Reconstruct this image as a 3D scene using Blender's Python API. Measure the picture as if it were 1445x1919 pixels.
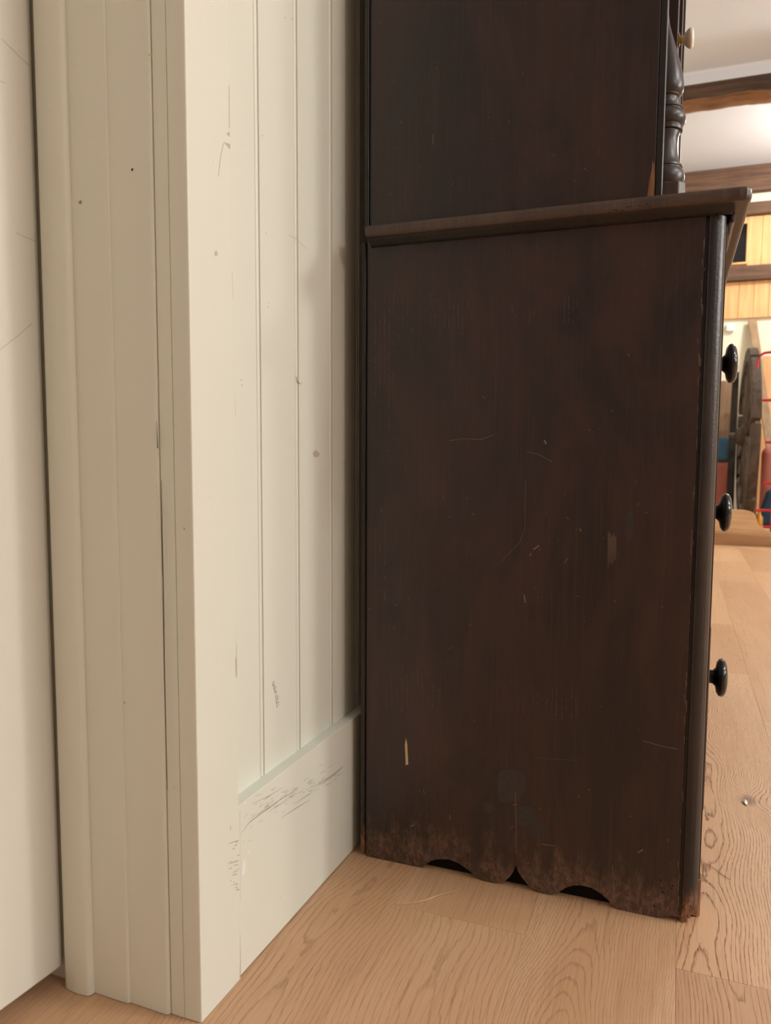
import bpy, bmesh, math, random
from mathutils import Vector, Matrix
random.seed(7)
for o in list(bpy.data.objects): bpy.data.objects.remove(o)
sc = bpy.context.scene
COL = sc.collection

# ------------------------------------------------------------------ camera
F, PITCH, ROLL, YAW, CAMH = 1426.9, 0.08703, 0.00507, 0.36425, 0.62
def cam_axes():
    cy, sy = math.cos(YAW), math.sin(YAW)
    fw = Vector((-sy*math.cos(PITCH), cy*math.cos(PITCH), -math.sin(PITCH)))
    rt = Vector((cy, sy, 0)); up = rt.cross(fw)
    r2 = math.cos(ROLL)*rt + math.sin(ROLL)*up
    u2 = -math.sin(ROLL)*rt + math.cos(ROLL)*up
    return r2, u2, fw
RT, UP, FW = cam_axes()
CAM = Vector((0, 0, CAMH))
cd = bpy.data.cameras.new('camera'); co = bpy.data.objects.new('camera', cd); COL.objects.link(co)
m = Matrix((RT, UP, -FW)).transposed().to_4x4(); m.translation = CAM; co.matrix_world = m
cd.sensor_fit = 'HORIZONTAL'; cd.sensor_width = 36; cd.lens = F*36/1445
cd.clip_start = 0.02; cd.clip_end = 60
cd.dof.use_dof = True; cd.dof.focus_distance = 1.0; cd.dof.aperture_fstop = 11.5
sc.camera = co

# ------------------------------------------------------------------ world, lamps, exposure
w = bpy.data.worlds.new('world'); sc.world = w; w.use_nodes = True
w.node_tree.nodes['Background'].inputs[0].default_value = (0.9, 0.8, 0.68, 1)
w.node_tree.nodes['Background'].inputs[1].default_value = 0.02
sc.view_settings.view_transform = 'Standard'; sc.view_settings.look = 'None'
sc.view_settings.gamma = 1; sc.view_settings.use_curve_mapping = False
sc.view_settings.exposure = 0.38
def lamp(name, kind, loc, power, color, size=0.2, aim=None):
    l = bpy.data.lights.new(name, kind); l.energy = power; l.color = color
    if kind == 'AREA': l.shape = 'DISK'; l.size = size
    else: l.shadow_soft_size = size
    o = bpy.data.objects.new(name, l); COL.objects.link(o); o.location = loc
    if aim: o.rotation_euler = (Vector(aim)-Vector(loc)).to_track_quat('-Z', 'Y').to_euler()
    return o
WARM = (1.0, 0.975, 0.92)
lamp('room_lamp_right', 'POINT', (4.6, 1.80, 1.70), 165, WARM, 0.16)
lamp('room_lamp_far_right', 'POINT', (4.2, 2.6, 2.40), 75, WARM, 0.16)
lamp('room_lamp_overhead', 'POINT', (2.4, 1.1, 2.6), 44, WARM, 0.15)
lamp('room_fill_near_right', 'POINT', (3.8, -0.5, 2.3), 62, WARM, 0.2)  # unseen fill light, added to lift the faces turned towards the camera
lamp('far_bay_lamp', 'POINT', (1.25, 5.75, 2.45), 62, (1.0, 0.97, 0.90), 0.08)

# ------------------------------------------------------------------ pixels to places
def ray(x, y): return RT*((x-722.5)/F) - UP*((y-959.5)/F) + FW
def onY(x, y, Y): d = ray(x, y); return CAM + d*(Y/d.y)
def onZ(x, y, Z=0): d = ray(x, y); return CAM + d*((Z-CAMH)/d.z)
WA, WB = -0.48042, 0.0383          # the panelled partition: x = WA + WB*y
def onW(x, y, n=0.0): d = ray(x, y); return CAM + d*((WA+n)/(d.x-WB*d.y))
def wx(y, n=0.0): return WA + WB*y + n

# ------------------------------------------------------------------ mesh helpers
ORG = {}
def link(name, me, parent=None, loc=None):
    o = bpy.data.objects.new(name, me); COL.objects.link(o)
    if parent: o.parent = parent
    if loc is not None: o.location = loc
    return o
def thing(name, label, cat, loc, group=None):
    o = bpy.data.objects.new(name, None); COL.objects.link(o); o.location = loc
    o.empty_display_size = 0.05
    ORG[o.name] = Vector(loc); o['label'] = label; o['category'] = cat
    if group: o['group'] = group
    return o
def tag(o, label, cat, group=None):
    o['label'] = label; o['category'] = cat
    if group: o['group'] = group
    return o
def struct(o, label, cat):
    o['kind'] = 'structure'; o['label'] = label; o['category'] = cat
    return o
def obj(name, bm, mat, parent=None, base=None, smooth=None, bevel=0, segs=2):
    """bm is in world coordinates; a part keeps the origin of its thing, a top-level mesh sits at `base`."""
    off = ORG[parent.name] if parent else Vector(base or (0, 0, 0))
    bmesh.ops.recalc_face_normals(bm, faces=bm.faces)
    bmesh.ops.translate(bm, verts=bm.verts, vec=-off)
    me = bpy.data.meshes.new(name); bm.to_mesh(me); bm.free()
    if mat: me.materials.append(mat)
    if smooth is not None:
        for p in me.polygons: p.use_smooth = True
        me.set_sharp_from_angle(angle=math.radians(smooth))
    o = link(name, me, parent, None if parent else off)
    ORG[o.name] = off
    if bevel:
        b = o.modifiers.new('bevel', 'BEVEL'); b.width = bevel; b.segments = segs
        b.limit_method = 'ANGLE'; b.angle_limit = math.radians(40)
    return o
def box(x0, x1, y0, y1, z0, z1, bm=None):
    bm = bm or bmesh.new()
    v = [bm.verts.new((x, y, z)) for x in (x0, x1) for y in (y0, y1) for z in (z0, z1)]
    for f in ((0,1,3,2),(4,6,7,5),(0,4,5,1),(2,3,7,6),(0,2,6,4),(1,5,7,3)): bm.faces.new([v[i] for i in f])
    return bm
def prism(pts, vec, bm=None):
    bm = bm or bmesh.new(); vec = Vector(vec)
    a = [bm.verts.new(p) for p in pts]; b = [bm.verts.new(Vector(p)+vec) for p in pts]
    n = len(pts); bm.faces.new(a[::-1]); bm.faces.new(b)
    for i in range(n): bm.faces.new((a[i], a[(i+1) % n], b[(i+1) % n], b[i]))
    return bm
def lathe(prof, origin, axis, n=32, a0=0, a1=2*math.pi, bm=None):
    """prof: (radius, distance along axis)"""
    bm = bm or bmesh.new(); ax = Vector(axis).normalized()
    e = Vector((1, 0, 0)) if abs(ax.x) < .9 else Vector((0, 1, 0))
    u = (e - ax*e.dot(ax)).normalized(); v = ax.cross(u); origin = Vector(origin)
    full = abs(a1-a0-2*math.pi) < 1e-6; k = n if full else n+1
    rings = []
    for r, t in prof:
        if r < 1e-6: rings.append([bm.verts.new(origin+ax*t)])
        else: rings.append([bm.verts.new(origin+ax*t+(u*math.cos(a0+(a1-a0)*i/n)+v*math.sin(a0+(a1-a0)*i/n))*r) for i in range(k)])
    for p, q in zip(rings, rings[1:]):
        for i in range(n):
            j = (i+1) % k if full else i+1
            if len(p) == 1 and len(q) == 1: continue
            if len(p) == 1: bm.faces.new((p[0], q[i], q[j]))
            elif len(q) == 1: bm.faces.new((p[i], q[0], p[j]))
            else: bm.faces.new((p[i], q[i], q[j], p[j]))
    if not full:
        try: bm.faces.new([r[0] for r in rings] + [r[-1] for r in reversed(rings) if len(r) > 1])
        except ValueError: pass
    return bm
def tube(pts, r, n=10, bm=None):
    bm = bm or bmesh.new(); pts = [Vector(p) for p in pts]; rings = []
    for i, p in enumerate(pts):
        t = (pts[min(i+1, len(pts)-1)]-pts[max(i-1, 0)]).normalized()
        e = Vector((0, 0, 1)) if abs(t.z) < .9 else Vector((1, 0, 0))
        u = t.cross(e).normalized(); v = t.cross(u)
        rr = r[i] if isinstance(r, (list, tuple)) else r
        rings.append([bm.verts.new(p+(u*math.cos(2*math.pi*k/n)+v*math.sin(2*math.pi*k/n))*rr) for k in range(n)])
    for a, b in zip(rings, rings[1:]):
        for k in range(n): bm.faces.new((a[k], b[k], b[(k+1) % n], a[(k+1) % n]))
    bm.faces.new(rings[0][::-1]); bm.faces.new(rings[-1])
    return bm
def ribbon(bm, pts, wid, nrm, lift=0.00025):
    """a flat worn stroke lying on a face"""
    nrm = Vector(nrm).normalized(); pts = [Vector(p)+nrm*lift for p in pts]; rows = []
    for i, p in enumerate(pts):
        t = (pts[min(i+1, len(pts)-1)]-pts[max(i-1, 0)])
        if t.length < 1e-7: t = Vector((0, 0, 1))
        s = t.normalized().cross(nrm); k = wid[i] if isinstance(wid, (list, tuple)) else wid
        rows.append((bm.verts.new(p-s*k/2), bm.verts.new(p+s*k/2)))
    for a, b in zip(rows, rows[1:]): bm.faces.new((a[0], a[1], b[1], b[0]))
def patch(bm, pts, nrm, lift=0.00025):
    nrm = Vector(nrm).normalized(); bm.faces.new([bm.verts.new(Vector(p)+nrm*lift) for p in pts])

# ------------------------------------------------------------------ material helpers
class NT:
    def __init__(s, name):
        s.m = bpy.data.materials.new(name); s.m.use_nodes = True
        s.t = s.m.node_tree; s.n = s.t.nodes; s.b = s.n['Principled BSDF']
    def new(s, typ, **kw):
        n = s.n.new(typ)
        for k, v in kw.items(): setattr(n, k, v)
        return n
    def put(s, sock, v):
        if isinstance(v, bpy.types.NodeSocket): s.t.links.new(v, sock)
        elif isinstance(v, (tuple, list)) and len(v) == 3 and sock.type == 'RGBA': sock.default_value = (*v, 1)
        else: sock.default_value = v
    def math(s, op, a, b=0.0, c=None, clamp=False):
        n = s.new('ShaderNodeMath', operation=op, use_clamp=clamp); s.put(n.inputs[0], a); s.put(n.inputs[1], b)
        if c is not None: s.put(n.inputs[2], c)
        return n.outputs[0]
    def mix(s, f, a, b, mode='MIX'):
        n = s.new('ShaderNodeMix', data_type='RGBA', blend_type=mode); s.put(n.inputs[0], f); s.put(n.inputs[6], a); s.put(n.inputs[7], b)
        return n.outputs[2]
    def coord(s, kind='Object'): return s.new('ShaderNodeTexCoord').outputs[kind]
    def pos(s): return s.new('ShaderNodeNewGeometry').outputs['Position']
    def xyz(s, v): n = s.new('ShaderNodeSeparateXYZ'); s.put(n.inputs[0], v); return n.outputs
    def comb(s, x, y, z):
        n = s.new('ShaderNodeCombineXYZ')
        for i, v in enumerate((x, y, z)): s.put(n.inputs[i], v)
        return n.outputs[0]
    def scale(s, v, sc_, off=(0, 0, 0)):
        n = s.new('ShaderNodeMapping'); s.put(n.inputs[0], v); n.inputs[3].default_value = sc_; n.inputs[1].default_value = off
        return n.outputs[0]
    def noise(s, v, scale, detail=3.0, rough=.55, dist=0.0, color=False):
        n = s.new('ShaderNodeTexNoise'); s.put(n.inputs['Vector'], v); n.inputs['Scale'].default_value = scale
        n.inputs['Detail'].default_value = detail; n.inputs['Roughness'].default_value = rough; n.inputs['Distortion'].default_value = dist
        return n.outputs[1 if color else 0]
    def ramp(s, f, a, b): 
        n = s.new('ShaderNodeMapRange', interpolation_type='SMOOTHSTEP'); s.put(n.inputs[0], f)
        n.inputs[1].default_value = a; n.inputs[2].default_value = b
        return n.outputs[0]
    def attr(s, name):
        n = s.new('ShaderNodeAttribute', attribute_type='OBJECT', attribute_name=name); return n.outputs['Fac']
    def bump(s, h, strength=.3, dist=.001):
        n = s.new('ShaderNodeBump'); n.inputs['Strength'].default_value = strength; n.inputs['Distance'].default_value = dist
        s.put(n.inputs['Height'], h); s.put(s.b.inputs['Normal'], n.outputs[0])
    def done(s, color, rough=.5, spec=.5, metal=0.0):
        s.put(s.b.inputs['Base Color'], color); s.put(s.b.inputs['Roughness'], rough)
        s.b.inputs['Specular IOR Level'].default_value = spec; s.b.inputs['Metallic'].default_value = metal
        return s.m

def mat_paint(name, base, dirt=(.42, .34, .24), amount=1.0, rough=.42):
    t = NT(name); c = t.pos()
    brush = t.noise(t.scale(c, (120, 120, 3)), 1.0, 3)
    big = t.noise(c, 3.5, 3)
    spot = t.ramp(t.noise(c, 26, 4, .6), .70, .80)
    speck = t.ramp(t.noise(c, 160, 2, .5), .74, .80)
    col = t.mix(t.math('MULTIPLY', t.ramp(big, .35, .75), .10), base, tuple(v*.86 for v in base))
    col = t.mix(t.math('MULTIPLY', spot, .16*amount), col, dirt)
    col = t.mix(t.math('MULTIPLY', speck, .18*amount), col, dirt)
    orange = t.noise(c, 420, 2)
    t.bump(t.math('ADD', t.math('MULTIPLY', brush, .7), t.math('MULTIPLY', orange, .3)), .10, .0008)
    return t.done(col, rough, .4)

def mat_flat(name, col, rough=.6, spec=.4, metal=0.0, var=.12, nscale=30):
    t = NT(name); n = t.noise(t.pos(), nscale, 3)
    c = t.mix(t.math('MULTIPLY', n, var*2), col, tuple(v*.6 for v in col))
    return t.done(c, rough, spec, metal)

def mat_dresser(name, dark, red, rough=.36, wear=1.0, foot=.07, edge=(.185, .110, .075), bmp=.25):
    t = NT(name); c = t.pos(); xyz = t.xyz(c)
    big = t.noise(t.scale(c, (9, 9, 3.2)), 1.0, 6, .65, .6)
    grain = t.noise(t.scale(c, (330, 330, 6)), 1.0, 4, .6)
    streak = t.noise(t.scale(c, (60, 60, 4)), 1.0, 5, .65, 1.2)
    col = t.mix(t.ramp(big, .34, .68), dark, red)
    col = t.mix(t.math('MULTIPLY', t.ramp(streak, .40, .80), .22), col, tuple(v*.62 for v in dark))
    col = t.mix(t.math('MULTIPLY', t.ramp(grain, .50, .74), .26), col, tuple(v*1.9 for v in red))
    # bloom of grey dust in the finish
    col = t.mix(t.math('MULTIPLY', t.ramp(t.noise(c, 11, 5, .65), .58, .80), .30), col, (.060, .052, .054))
    # worn bare wood towards the feet, with its own ragged outline
    zr = t.math('ADD', t.math('DIVIDE', xyz[2], foot), t.math('MULTIPLY', t.noise(t.scale(c, (46, 46, 13)), 1.0, 6, .74), -3.6))
    worn = t.math('MULTIPLY', t.math('SUBTRACT', 1.0, t.ramp(zr, -1.75, -.75)), .74*wear)
    worn = t.math('MULTIPLY', worn, t.math('ADD', .25, t.ramp(t.noise(t.scale(c, (210, 210, 120)), 1.0, 6, .75), .40, .62)))
    col = t.mix(worn, col, edge)
    # pin-head specks and hairline nicks
    vo = t.new('ShaderNodeTexVoronoi'); t.put(vo.inputs['Vector'], c); vo.inputs['Scale'].default_value = 75
    pick = t.xyz(vo.outputs['Color'])
    dot = t.math('MULTIPLY', t.math('LESS_THAN', vo.outputs['Distance'], .055), t.math('GREATER_THAN', pick[0], .90))
    col = t.mix(t.math('MULTIPLY', dot, .55*wear), col, (.42, .36, .30))
    nick = t.ramp(t.noise(t.scale(c, (60, 60, 240)), 1.0, 4, .7), .76, .82)
    col = t.mix(t.math('MULTIPLY', nick, .22*wear), col, (.20, .13, .09))
    r = t.math('ADD', rough, t.math('MULTIPLY', t.math('SUBTRACT', big, .5), .22))
    t.bump(t.math('ADD', t.math('MULTIPLY', grain, .6), t.math('MULTIPLY', t.noise(c, 260, 4), .5)), bmp, .0011)
    return t.done(col, r, .5)

def mat_oak(name):
    t = NT(name); c = t.coord('Object'); x, y, z = t.xyz(c)[:3]
    sd = t.attr('seed')
    v = t.comb(t.math('MULTIPLY', sd, 3.1), t.math('MULTIPLY', y, 1.0), sd)
    wob = t.math('SUBTRACT', t.noise(v, 2.6, 2, .5), .5)
    wob2 = t.math('SUBTRACT', t.noise(t.comb(sd, t.math('ADD', y, sd), 4.0), 1.5, 2, .5), .5)
    u = t.math('ADD', t.math('SUBTRACT', x, t.attr('heart')), t.math('MULTIPLY', wob, .09))
    d = t.math('ADD', t.attr('depth'), t.math('MULTIPLY', wob2, t.attr('cathedral')))
    r = t.math('SQRT', t.math('ADD', t.math('MULTIPLY', u, u), t.math('MULTIPLY', d, d)))
    # knot: the rings run round it
    kx = t.math('SUBTRACT', x, t.attr('knot_x')); ky = t.math('SUBTRACT', y, t.attr('knot_y'))
    kd = t.math('SQRT', t.math('ADD', t.math('MULTIPLY', kx, kx), t.math('MULTIPLY', t.math('MULTIPLY', ky, ky), .35)))
    kg = t.math('POWER', 2.718, t.math('MULTIPLY', t.math('MULTIPLY', kd, kd), -620.0))
    fine = t.math('SUBTRACT', t.noise(t.comb(t.math('MULTIPLY', x, 30), t.math('MULTIPLY', y, 9), sd), 1.0, 4, .6), .5)
    r = t.math('ADD', t.math('ADD', r, t.math('MULTIPLY', fine, t.math('DIVIDE', 1.9, t.attr('rings')))), t.math('MULTIPLY', kg, .030))
    fr = t.math('FRACT', t.math('MULTIPLY', r, t.attr('rings')))
    line = t.math('MULTIPLY', t.ramp(fr, .66, .94), t.math('SUBTRACT', 1.0, t.ramp(fr, .95, 1.0)))
    pore = t.noise(t.comb(t.math('MULTIPLY', x, 900), t.math('MULTIPLY', y, 34), sd), 1.0, 2, .6)
    pore2 = t.noise(t.comb(t.math('MULTIPLY', x, 420), t.math('MULTIPLY', y, 7), sd), 1.0, 3, .6)
    lp = t.math('MULTIPLY', line, t.math('ADD', .35, t.ramp(pore, .38, .60)))
    lp = t.math('MULTIPLY', lp, t.attr('contrast'))
    tone = t.attr('tone')
    light = t.mix(tone, (.670, .405, .226), (.500, .280, .150))
    pale = t.mix(tone, (.720, .472, .282), (.560, .332, .188))
    big = t.noise(t.comb(t.math('MULTIPLY', x, 9), t.math('MULTIPLY', y, 1.6), sd), 1.0, 4, .6)
    col = t.mix(t.ramp(big, .30, .70), light, pale)
    col = t.mix(t.math('MULTIPLY', t.ramp(pore2, .46, .72), .42), col, t.mix(tone, (.40, .225, .12), (.30, .16, .09)))
    col = t.mix(t.math('MULTIPLY', lp, .80), col, (.235, .115, .055))
    kn = t.math('SUBTRACT', 1.0, t.ramp(t.math('ADD', kd, t.math('MULTIPLY', fine, .012)), .004, .020))
    col = t.mix(t.math('MULTIPLY', kn, .78), col, (.17, .095, .06))
    # small dark flecks
    fl = t.ramp(t.noise(t.comb(t.math('MULTIPLY', x, 60), t.math('MULTIPLY', y, 22), sd), 1.0, 2, .5), .775, .80)
    col = t.mix(t.math('MULTIPLY', fl, .7), col, (.15, .08, .05))
    h = t.math('ADD', t.math('MULTIPLY', lp, -1.0), t.math('MULTIPLY', pore, -.25))
    t.bump(h, .35, .0008)
    rgh = t.math('ADD', .44, t.math('MULTIPLY', lp, .2))
    return t.done(col, rgh, .45)

def mat_wood(name, a, b, rough=.6, axis='z', sc_=60, spec=.35):
    t = NT(name); c = t.pos()
    s = {'z': (sc_, sc_, sc_*.06), 'x': (sc_*.06, sc_, sc_), 'y': (sc_, sc_*.06, sc_)}[axis]
    g = t.noise(t.scale(c, s), 1.0, 4, .6, .3); big = t.noise(c, 5, 3)
    col = t.mix(t.ramp(t.math('ADD', t.math('MULTIPLY', g, .7), t.math('MULTIPLY', big, .3)), .36, .64), a, b)
    kn = t.ramp(t.noise(t.scale(c, tuple(9 if v == sc_ else 5 for v in s)), 1.0, 1), .72, .78)
    col = t.mix(t.math('MULTIPLY', kn, .6), col, tuple(v*.45 for v in a))
    t.bump(g, .25, .001)
    return t.done(col, rough, spec)

def mat_check(name, a, b, n=90):
    t = NT(name); x = t.xyz(t.pos())
    sx = t.math('GREATER_THAN', t.math('FRACT', t.math('MULTIPLY', x[0], n)), .5)
    sz = t.math('GREATER_THAN', t.math('FRACT', t.math('MULTIPLY', x[2], n)), .5)
    return t.done(t.mix(t.math('MULTIPLY', t.math('ADD', sx, sz), .5), a, b), .85, .2)

M_PAINT = mat_paint('cream_gloss_paint', (.760, .772, .675))
M_CASING = mat_paint('casing_cream_paint', (.80, .80, .69), amount=1.3)
M_DOOR = mat_paint('door_cream_paint', (.765, .755, .67), amount=.5)
M_PLASTER = mat_flat('white_plaster', (.64, .66, .72), .85, .2, var=.05, nscale=4)
M_BOARDED = mat_wood('boarded_wall_wood', (.42, .36, .30), (.34, .28, .23), .7, 'z', 20)
M_LIME = mat_flat('pale_lime_wall', (.80, .77, .62), .85, .2, var=.05, nscale=4)
M_DARK = mat_dresser('dark_stained_wood', (.020, .0140, .0136), (.051, .0245, .0190))
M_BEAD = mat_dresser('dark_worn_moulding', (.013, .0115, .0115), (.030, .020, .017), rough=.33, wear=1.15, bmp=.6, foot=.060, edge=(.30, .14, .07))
M_TOP = mat_dresser('worn_brown_top', (.055, .036, .028), (.105, .066, .050), rough=.42, wear=.8, foot=.001)
M_SPIN = mat_dresser('black_brown_turning', (.024, .020, .019), (.046, .034, .030), rough=.34, wear=.5, foot=.001)
M_CAVITY_SHADE = mat_flat('cavity_shade_black', (.012, .009, .008), .9, .1)  # shade of the foot cavity put into the colour
M_BARE = mat_wood('bare_broken_wood', (.34, .165, .085), (.20, .085, .04), .8, 'z', 300)
M_BLACK = mat_flat('black_lacquer', (.010, .011, .012), .16, .6, var=.1)
M_SHELL = mat_flat('old_bone_china', (.86, .79, .67), .22, .5, var=.06)
M_BRASS = mat_flat('aged_brass', (.50, .33, .12), .35, .5, 1.0)
M_OAK = mat_oak('oak_plank')
M_SUB = mat_flat('subfloor', (.20, .12, .07), .8)
M_BEAM = mat_wood('dark_old_beam', (.045, .027, .018), (.095, .055, .036), .8, 'x', 40)
M_TIMBER = mat_wood('brown_wall_timber', (.085, .047, .030), (.155, .085, .052), .8, 'x', 40)
M_BEAMLIT = mat_wood('lit_beam_edge', (.24, .115, .048), (.13, .062, .03), .8, 'x', 40)  # orange of the lit underside, put into the wood colour
M_PINE = mat_wood('golden_pine', (.80, .46, .215), (.68, .35, .14), .5, 'z', 45)
M_PINEPALE = mat_wood('pale_pine', (.62, .40, .22), (.50, .30, .15), .6, 'x', 40)
M_RAIL = mat_wood('brown_rail', (.42, .235, .12), (.30, .15, .07), .6, 'x', 40)
M_GREYWOOD = mat_wood('weathered_wood', (.105, .072, .052), (.055, .040, .030), .8, 'z', 50)
M_TANWOOD = mat_wood('tan_wood', (.42, .28, .165), (.30, .19, .11), .7, 'z', 45)
M_BROWNWOOD = mat_wood('brown_board_wood', (.36, .225, .14), (.28, .17, .10), .7, 'z', 40)
M_BLACKWOOD = mat_wood('black_wood', (.015, .012, .010), (.028, .021, .016), .7, 'z', 40)
M_GLASS = mat_flat('dark_window_glass', (.008, .009, .011), .08, .5, var=.02)
M_WHITEBOX = mat_flat('white_plastic', (.78, .80, .80), .35, .5, var=.03)
M_RED = mat_flat('red_enamel', (.52, .012, .022), .25, .5, var=.1)
M_BLUE = mat_flat('blue_cloth', (.085, .20, .33), .9, .2, var=.35, nscale=20)
M_NAVY = mat_flat('navy_cloth', (.030, .060, .10), .9, .2, var=.2, nscale=20)
M_PINK = mat_check('pink_checked_cloth', (.56, .20, .15), (.46, .13, .10))
M_AMBER = mat_flat('amber_plastic', (.62, .27, .04), .35, .5)
M_SCUFF = mat_flat('grey_scuff', (.38, .345, .29), .7, .3)
M_PENCIL = mat_flat('pencil_line', (.14, .125, .10), .7, .3)
M_CHIP = mat_flat('chipped_paint', (.58, .50, .38), .8, .3)
M_WHITEFILL = mat_flat('white_filler', (.86, .86, .83), .6, .3, var=.02)
M_CREAMDAB = mat_flat('cream_dab', (.62, .47, .25), .6, .3, var=.05)
M_STREAK = mat_flat('pale_streaks', (.15, .100, .080), .5, .4, var=.4, nscale=200)
M_SCRATCH = mat_flat('light_scratch', (.26, .19, .145), .6, .3, var=.4, nscale=200)
M_HAZE = mat_flat('grey_rub', (.060, .050, .048), .5, .4, var=.7, nscale=140)
M_STRAW = mat_flat('straw', (.66, .50, .28), .7, .3)
M_HOLE = mat_flat('nail_hole', (.03, .02, .015), .9, .1)

# ------------------------------------------------------------------ setting: floor
floor = obj('floor', box(-1.6, 7.0, -3.5, 6.9, -.14, -.0145), M_SUB)
struct(floor, 'oak plank floor of the room', 'floor')
SEAM = [-.3362, -.1592, .0202, .2045, .3750]
lo = SEAM[0]; 
while lo > -1.1: lo -= .178; SEAM.insert(0, lo)
hi = SEAM[-1]
while hi < 2.6: hi += .178; SEAM.append(hi)
FIX = {-.3362: [(.9235)], .0202: [.9270, 2.262, 2.885], .2045: [1.88, 3.85, 4.51], .3750: [4.19, 2.55], -.1592: [.30, 2.1], -.5142: [.12, 1.55]}
LOOK = {  # (row start, piece start): settings seen in the photograph
}
def plank(x0, x1, y0, y1, **kw):
    g = .0001; hx, hy = (x1-x0)/2-g, (y1-y0)/2-g
    bm = bmesh.new(); e = .0004; zt, zb = 0.0, -.0144; zo = random.uniform(-.00015, 0)
    ring = lambda ex, z: [bm.verts.new((sx*(hx-ex), sy*(hy-ex), z)) for sx, sy in ((-1,-1),(1,-1),(1,1),(-1,1))]
    a, b, c = ring(0, zb), ring(0, zt-e*.6+zo), ring(e, zt+zo)
    bm.faces.new(a[::-1]); bm.faces.new(c)
    for p, q in ((a, b), (b, c)):
        for i in range(4): bm.faces.new((p[i], p[(i+1) % 4], q[(i+1) % 4], q[i]))
    me = bpy.data.meshes.new('plank'); bm.to_mesh(me); bm.free(); me.materials.append(M_OAK)
    o = link('plank', me, floor, ((x0+x1)/2, (y0+y1)/2, 0))
    d = dict(seed=random.uniform(0, 90), heart=random.uniform(-.08, .08), depth=random.uniform(.012, .07), cathedral=random.uniform(.05, .16),
             knot_x=random.uniform(-.06, .06), knot_y=9.0, rings=random.uniform(190, 320), contrast=random.uniform(.15, .40), tone=random.uniform(0, .75))
    if random.random() < .35: d['knot_y'] = random.uniform(-.4, .4)
    d.update(kw)
    for k, v in d.items(): o[k] = float(v)
    return o
for i, x0 in enumerate(SEAM[:-1]):
    x1 = SEAM[i+1]; cuts = list(FIX.get(round(x0, 4), []))
    if not cuts: cuts = [random.uniform(-.4, .9)]
    cuts = sorted(cuts); 
    while cuts[0] > -.2: cuts.insert(0, cuts[0]-random.uniform(.8, 1.4))
    while cuts[-1] < 5.3: cuts.append(cuts[-1]+random.uniform(.7, 1.6))
    cuts[-1] = max(cuts[-1], 5.4)
    for y0, y1 in zip(cuts, cuts[1:]):
        kw = {}; cx, cy = (x0+x1)/2, (y0+y1)/2
        key = (round(x0, 3), round(y0, 2))
        if key == (.020, .93):   # the brushed, strongly figured board under the dresser's front corner
            k = onZ(1402, 1500); kw = dict(contrast=.95, rings=290, heart=-.045, depth=.035, cathedral=.10, tone=.22, knot_x=k.x-cx, knot_y=k.y-cy, seed=12.3)
        elif abs(x0-.0202) < .001 and y1 < .95: kw = dict(contrast=.6, tone=.78, knot_y=9, seed=3.7, rings=260)
        elif abs(x0+.1592) < .001 and y0 < .9 < y1: kw = dict(contrast=.50, tone=.40, depth=.03, heart=-.02, cathedral=.10, seed=41.0, knot_y=9, rings=340)
        elif abs(x0+.3362) < .001 and y1 < .95: kw = dict(contrast=.38, tone=.30, depth=.014, heart=.0, cathedral=.08, seed=22.0, knot_y=9, rings=130)
        elif abs(x0+.3362) < .001 and y0 < 1.0: kw = dict(contrast=.22, tone=.42, depth=.06, heart=.10, cathedral=.04, knot_y=9, seed=8.0, rings=260)
        elif abs(x0+.5142) < .001 and y0 < .8 < y1: kw = dict(contrast=.46, tone=.45, depth=.016, heart=.03, cathedral=.10, seed=57.0, knot_y=9, rings=170)
        elif cy > 1.5: kw = dict(tone=random.uniform(0, .75), contrast=random.uniform(.10, .25))
        plank(x0, x1, y0, y1, **kw)
# floor behind the camera and to the far right is the same boards, too far round to see singly
bm = box(2.6, 7.0, -3.4, 6.8, -.0144, 0); bm = box(-1.2, 2.6, -3.4, -1.6, -.0144, -.0002, bm)
rest = obj('plank_field', bm, M_OAK, floor); rest['kind'] = 'stuff'
for k, v in dict(seed=5, heart=0, depth=.05, cathedral=.05, knot_x=0, knot_y=9, rings=150, contrast=.4, tone=.4).items(): rest[k] = float(v)

# ------------------------------------------------------------------ setting: shell
FARY = 6.8; CEIL = 2.80; STEPY = onZ(1362, 149, CEIL).y; CHI = onY(1362, 126, STEPY).z
bm = prism([(-1.2, -3.5, CHI), (-1.2, STEPY-.012, CHI), (-1.2, STEPY, CHI-.012), (-1.2, STEPY, CEIL), (-1.2, FARY, CEIL), (-1.2, FARY, 3.1), (-1.2, -3.5, 3.1)], (8.3, 0, 0))
struct(obj('ceiling', bm, M_PLASTER), 'white plaster ceiling with a shallow step', 'ceiling')
struct(obj('wall_back', box(-1.2, 7.1, FARY, FARY+.12, 0, CEIL), M_LIME, base=(2, FARY, 0)), 'pale plaster far wall behind the platform', 'wall')
struct(obj('wall_right', box(7.0, 7.12, -3.5, FARY, 0, 3.0), M_BOARDED, base=(7, 0, 0)), 'brown boarded side wall of the room', 'wall')
struct(obj('wall_front', box(-1.2, 7.1, -3.62, -3.5, 0, 3.0), M_BOARDED, base=(2, -3.5, 0)), 'brown boarded wall facing the dresser side', 'wall')
struct(obj('wall_side', box(-1.2, -.475, 1.13, FARY, 0, CHI), M_PAINT, base=(-.5, 3, 0)), 'cream painted wall behind the dresser', 'wall')
struct(obj('wall_outer', box(-1.3, -1.2, -3.5, 1.13, 0, 3.0), M_PLASTER, base=(-1.2, 0, 0)), 'plaster wall behind the open door', 'wall')

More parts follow.
